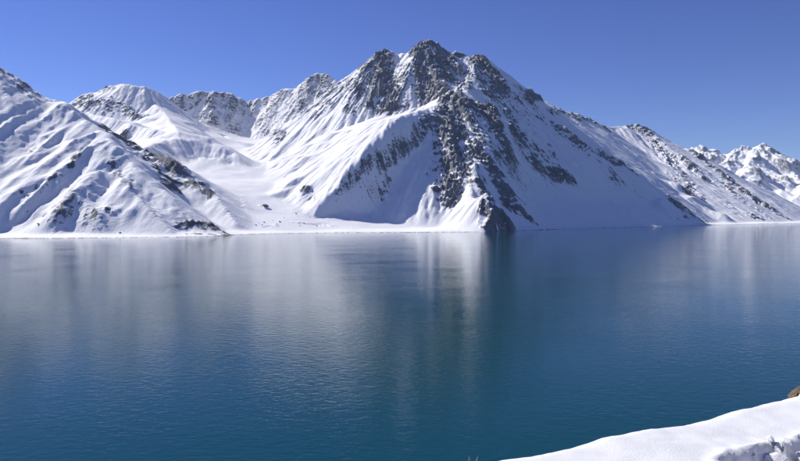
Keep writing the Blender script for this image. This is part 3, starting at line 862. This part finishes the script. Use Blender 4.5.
chunk_meshes = [chunk_mesh('snow_chunk', 20 + k, SNOW) for k in range(4)]
CHUNKS = [  # x, y, size, yaw, label
    (2.30, 4.42, 0.055, 20, 'angular snow chunk at the open end of the dug hollow'),
    (2.45, 4.50, 0.080, 75, None), (2.60, 4.58, 0.070, 130, None), (2.72, 4.62, 0.060, 200, None), (2.62, 4.40, 0.055, 10, None),
    (2.875, 4.87, 0.042, 260, 'snow lump standing up on the ragged lip of the hollow'),
    (2.80, 4.66, 0.110, 35, None), (2.96, 4.80, 0.045, 300, None), (3.10, 4.72, 0.150, 85, 'largest snow block in the dug hollow'), (2.84, 4.44, 0.070, 160, None), (3.00, 4.52, 0.080, 15, None), (2.52, 4.36, 0.04, 50, None)]
for k, (x, y, sz, yaw, lab) in enumerate(CHUNKS):
    o = bpy.data.objects.new('snow_chunk', chunk_meshes[k % 4])
    COL.objects.link(o)
    o.location = (x, y, bank_z(x, y) + 0.35 * sz)
    o.scale = (sz * (1.0 + 0.3 * math.sin(k * 2.1)), sz, sz)
    o.rotation_euler = (R(17 * math.sin(k)), R(20 * math.cos(1.7 * k)), R(yaw))
    add_props(o, lab or 'broken snow chunk lying loose in the dug hollow', 'snow chunk', 'snow chunks in the dug hollow')

# ------------------------------------------------------------------ rock beyond the crest of the bank, capped with snow
def rock_material(name, a, b):
    m, nt, p = new_mat(name)
    L = nt.links.new
    tc = node(nt, 'ShaderNodeTexCoord')
    mp = node(nt, 'ShaderNodeMapping')
    mp.inputs['Scale'].default_value = (1, 1, 2.6)
    mp.inputs['Rotation'].default_value = (0.3, 0.5, 0)
    L(tc.outputs['Object'], mp.inputs['Vector'])
    n1 = node(nt, 'ShaderNodeTexNoise', Scale=3.0, Detail=7.0, Roughness=0.68)
    L(mp.outputs[0], n1.inputs['Vector'])
    rc = ramp(nt, n1.outputs['Fac'], [(0.34, (*a, 1)), (0.66, (*b, 1))])
    L(rc.outputs[0], p.inputs['Base Color'])
    p.inputs['Roughness'].default_value = 0.9
    bp = node(nt, 'ShaderNodeBump', Strength=0.8, Distance=0.06)
    L(n1.outputs['Fac'], bp.inputs['Height'])
    L(bp.outputs[0], p.inputs['Normal'])
    return m


def build_rock():
    root = bpy.data.objects.new('rock', None)
    root.empty_display_size = 0.1
    COL.objects.link(root)
    x, y = 3.99, 6.32
    root.location = (x, y, bank_z(x, y) - 0.025)
    add_props(root, 'brown weathered rock with a snow cap behind the crest of the bank', 'rock')
    stone = rock_material('brown_rock', (0.06, 0.04, 0.026), (0.33, 0.24, 0.15))
    for nm, off, sc, rot, seed in (('stone', (-0.075, -0.03, -0.005), (0.085, 0.07, 0.028), (4, -32, 15), 61), ('stone', (-0.03, 0.01, 0.03), (0.11, 0.08, 0.030), (0, -40, 20), 62), ('stone', (0.05, 0.04, 0.045), (0.12, 0.09, 0.035), (0, -36, 30), 65), ('stone', (0.14, 0.04, 0.02), (0.13, 0.12, 0.085), (0, -12, 80), 63), ('stone', (0.27, 0.05, 0.05), (0.16, 0.14, 0.13), (0, 10, 20), 64)):
        o = bpy.data.objects.new(nm, chunk_mesh(nm, seed, stone, 0.07, 14, 0.8))
        COL.objects.link(o)
        o.parent = root
        o.location, o.scale = off, sc
        o.rotation_euler = [R(a) for a in rot]
    c = bpy.data.objects.new('snow_cap', chunk_mesh('snow_cap', 71, SNOW, 0.04, 30, 0.5))
    for pl in c.data.polygons:
        pl.use_smooth = True
    COL.objects.link(c)
    c.parent = root
    c.location, c.scale = (0.07, -0.05, 0.06), (0.10, 0.08, 0.045)
    c.rotation_euler = (0, R(-18), 0)


build_rock()


# ------------------------------------------------------------------ dry grass on the crest
def build_tuft():
    root = bpy.data.objects.new('grass_tuft', None)
    root.empty_display_size = 0.1
    COL.objects.link(root)
    x, y = 0.475, 4.17
    z0 = bank_z(x, y)
    root.location = (x, y, z0 - 0.01)
    add_props(root, 'dry straw-coloured grass tuft poking through snow at the bank edge', 'grass')
    m, nt, p = new_mat('dry_grass')
    n1 = node(nt, 'ShaderNodeTexNoise', Scale=30.0)
    rc = ramp(nt, n1.outputs['Fac'], [(0.3, (0.22, 0.15, 0.07, 1)), (0.7, (0.5, 0.4, 0.22, 1))])
    nt.links.new(rc.outputs[0], p.inputs['Base Color'])
    p.inputs['Roughness'].default_value = 0.8
    rnd = random.Random(5)
    top = EYE - (457.0 - HORIZON) / FPX * y - (z0 - 0.01)
    for k in range(11):
        h = top * rnd.uniform(0.72, 1.06) if k < 7 else top * rnd.uniform(0.35, 0.7)
        ang = rnd.uniform(0, 6.28)
        lean = rnd.uniform(0.02, 0.20) * h
        bx, by = 0.035 * rnd.uniform(-1, 1), 0.02 * rnd.uniform(-1, 1)
        bm = bmesh.new()
        rings = []
        for i in range(5):
            t = i / 4
            cx, cy, cz = bx + math.cos(ang) * lean * t * t, by + math.sin(ang) * lean * t * t, h * t
            rr = 0.0035 * (1 - 0.8 * t)
            rings.append([bm.verts.new((cx + rr * math.cos(a), cy + rr * math.sin(a), cz)) for a in (0, 2.09, 4.19)])
        for r0, r1 in zip(rings[:-1], rings[1:]):
            for i in range(3):
                bm.faces.new((r0[i], r0[(i + 1) % 3], r1[(i + 1) % 3], r1[i]))
        bm.faces.new(rings[-1])
        me = bpy.data.meshes.new('blade')
        bm.to_mesh(me)
        bm.free()
        me.materials.append(m)
        o = bpy.data.objects.new('blade', me)
        COL.objects.link(o)
        o.parent = root


build_tuft()

# ------------------------------------------------------------------ boulders lying on the far snow
Z = ZF
dark_stone = rock_material('dark_rock', (0.05, 0.048, 0.046), (0.17, 0.15, 0.135))
boulder_meshes = [chunk_mesh('boulder', 80 + k, dark_stone, 0.10, 15, 0.8) for k in range(4)]
BOULDERS = [(265.5, 207.5, 11.0, 'largest dark boulder alone in the middle of the snow valley')]
rnd = random.Random(9)
for px, py in ((256, 225), (259, 223.5), (262, 225), (264, 222.5), (273, 221), (277, 224.5), (280, 222), (284, 218), (300, 226), (304, 224), (313, 225), (317, 226.5), (296, 214), (272, 227)):
    BOULDERS.append((px, py, rnd.uniform(1.6, 3.8), 'small dark boulder half buried in snow at the valley foot'))
for px, py in ((120, 233), (124, 232), (98, 229), (66, 231), (110, 216), (38, 226)):
    BOULDERS.append((px, py, rnd.uniform(1.5, 3.2), 'small dark boulder on the snow apron below the ribbed flank'))
for k, (px, py, sz, lab) in enumerate(BOULDERS):
    gx0, gy0 = ground_at(px, py)
    jz = int(round((gx0 + HX) / STEP))
    iz = int(round((gy0 - Y0) / STEP))
    o = bpy.data.objects.new('boulder', boulder_meshes[k % 4])
    COL.objects.link(o)
    o.location = (gx0, gy0, float(ZF[iz, jz]) + 0.25 * sz)
    o.scale = (sz * 1.15, sz, sz * 0.8)
    o.rotation_euler = (0.2 * math.sin(k), 0.2 * math.cos(k), k * 1.3)
    add_props(o, lab, 'boulder', 'boulders lying on the far snow')

# ------------------------------------------------------------------ thin mountain air
def build_haze(density):
    bm = bmesh.new()
    bmesh.ops.create_cube(bm, size=1.0)
    me = bpy.data.meshes.new('haze')
    bm.to_mesh(me)
    bm.free()
    o = bpy.data.objects.new('haze', me)
    COL.objects.link(o)
    lo, hi = (-9700.0, -2700.0, -40.0), (9700.0, 10800.0, 1500.0)
    o.location = [(a + b_) / 2 for a, b_ in zip(lo, hi)]
    o.scale = [b_ - a for a, b_ in zip(lo, hi)]
    m = bpy.data.materials.new('haze')
    m.use_nodes = True
    nt = m.node_tree
    nt.nodes.remove(nt.nodes['Principled BSDF'])
    v = nt.nodes.new('ShaderNodeVolumePrincipled')
    v.inputs['Color'].default_value = (0.62, 0.76, 1.0, 1)
    v.inputs['Density'].default_value = density
    v.inputs['Anisotropy'].default_value = 0.0
    nt.links.new(v.outputs[0], nt.nodes['Material Output'].inputs['Volume'])
    me.materials.append(m)
    add_props(o, 'thin bluish mountain air over the lake and peaks', 'haze', None, 'stuff')


build_haze(1.5e-5)
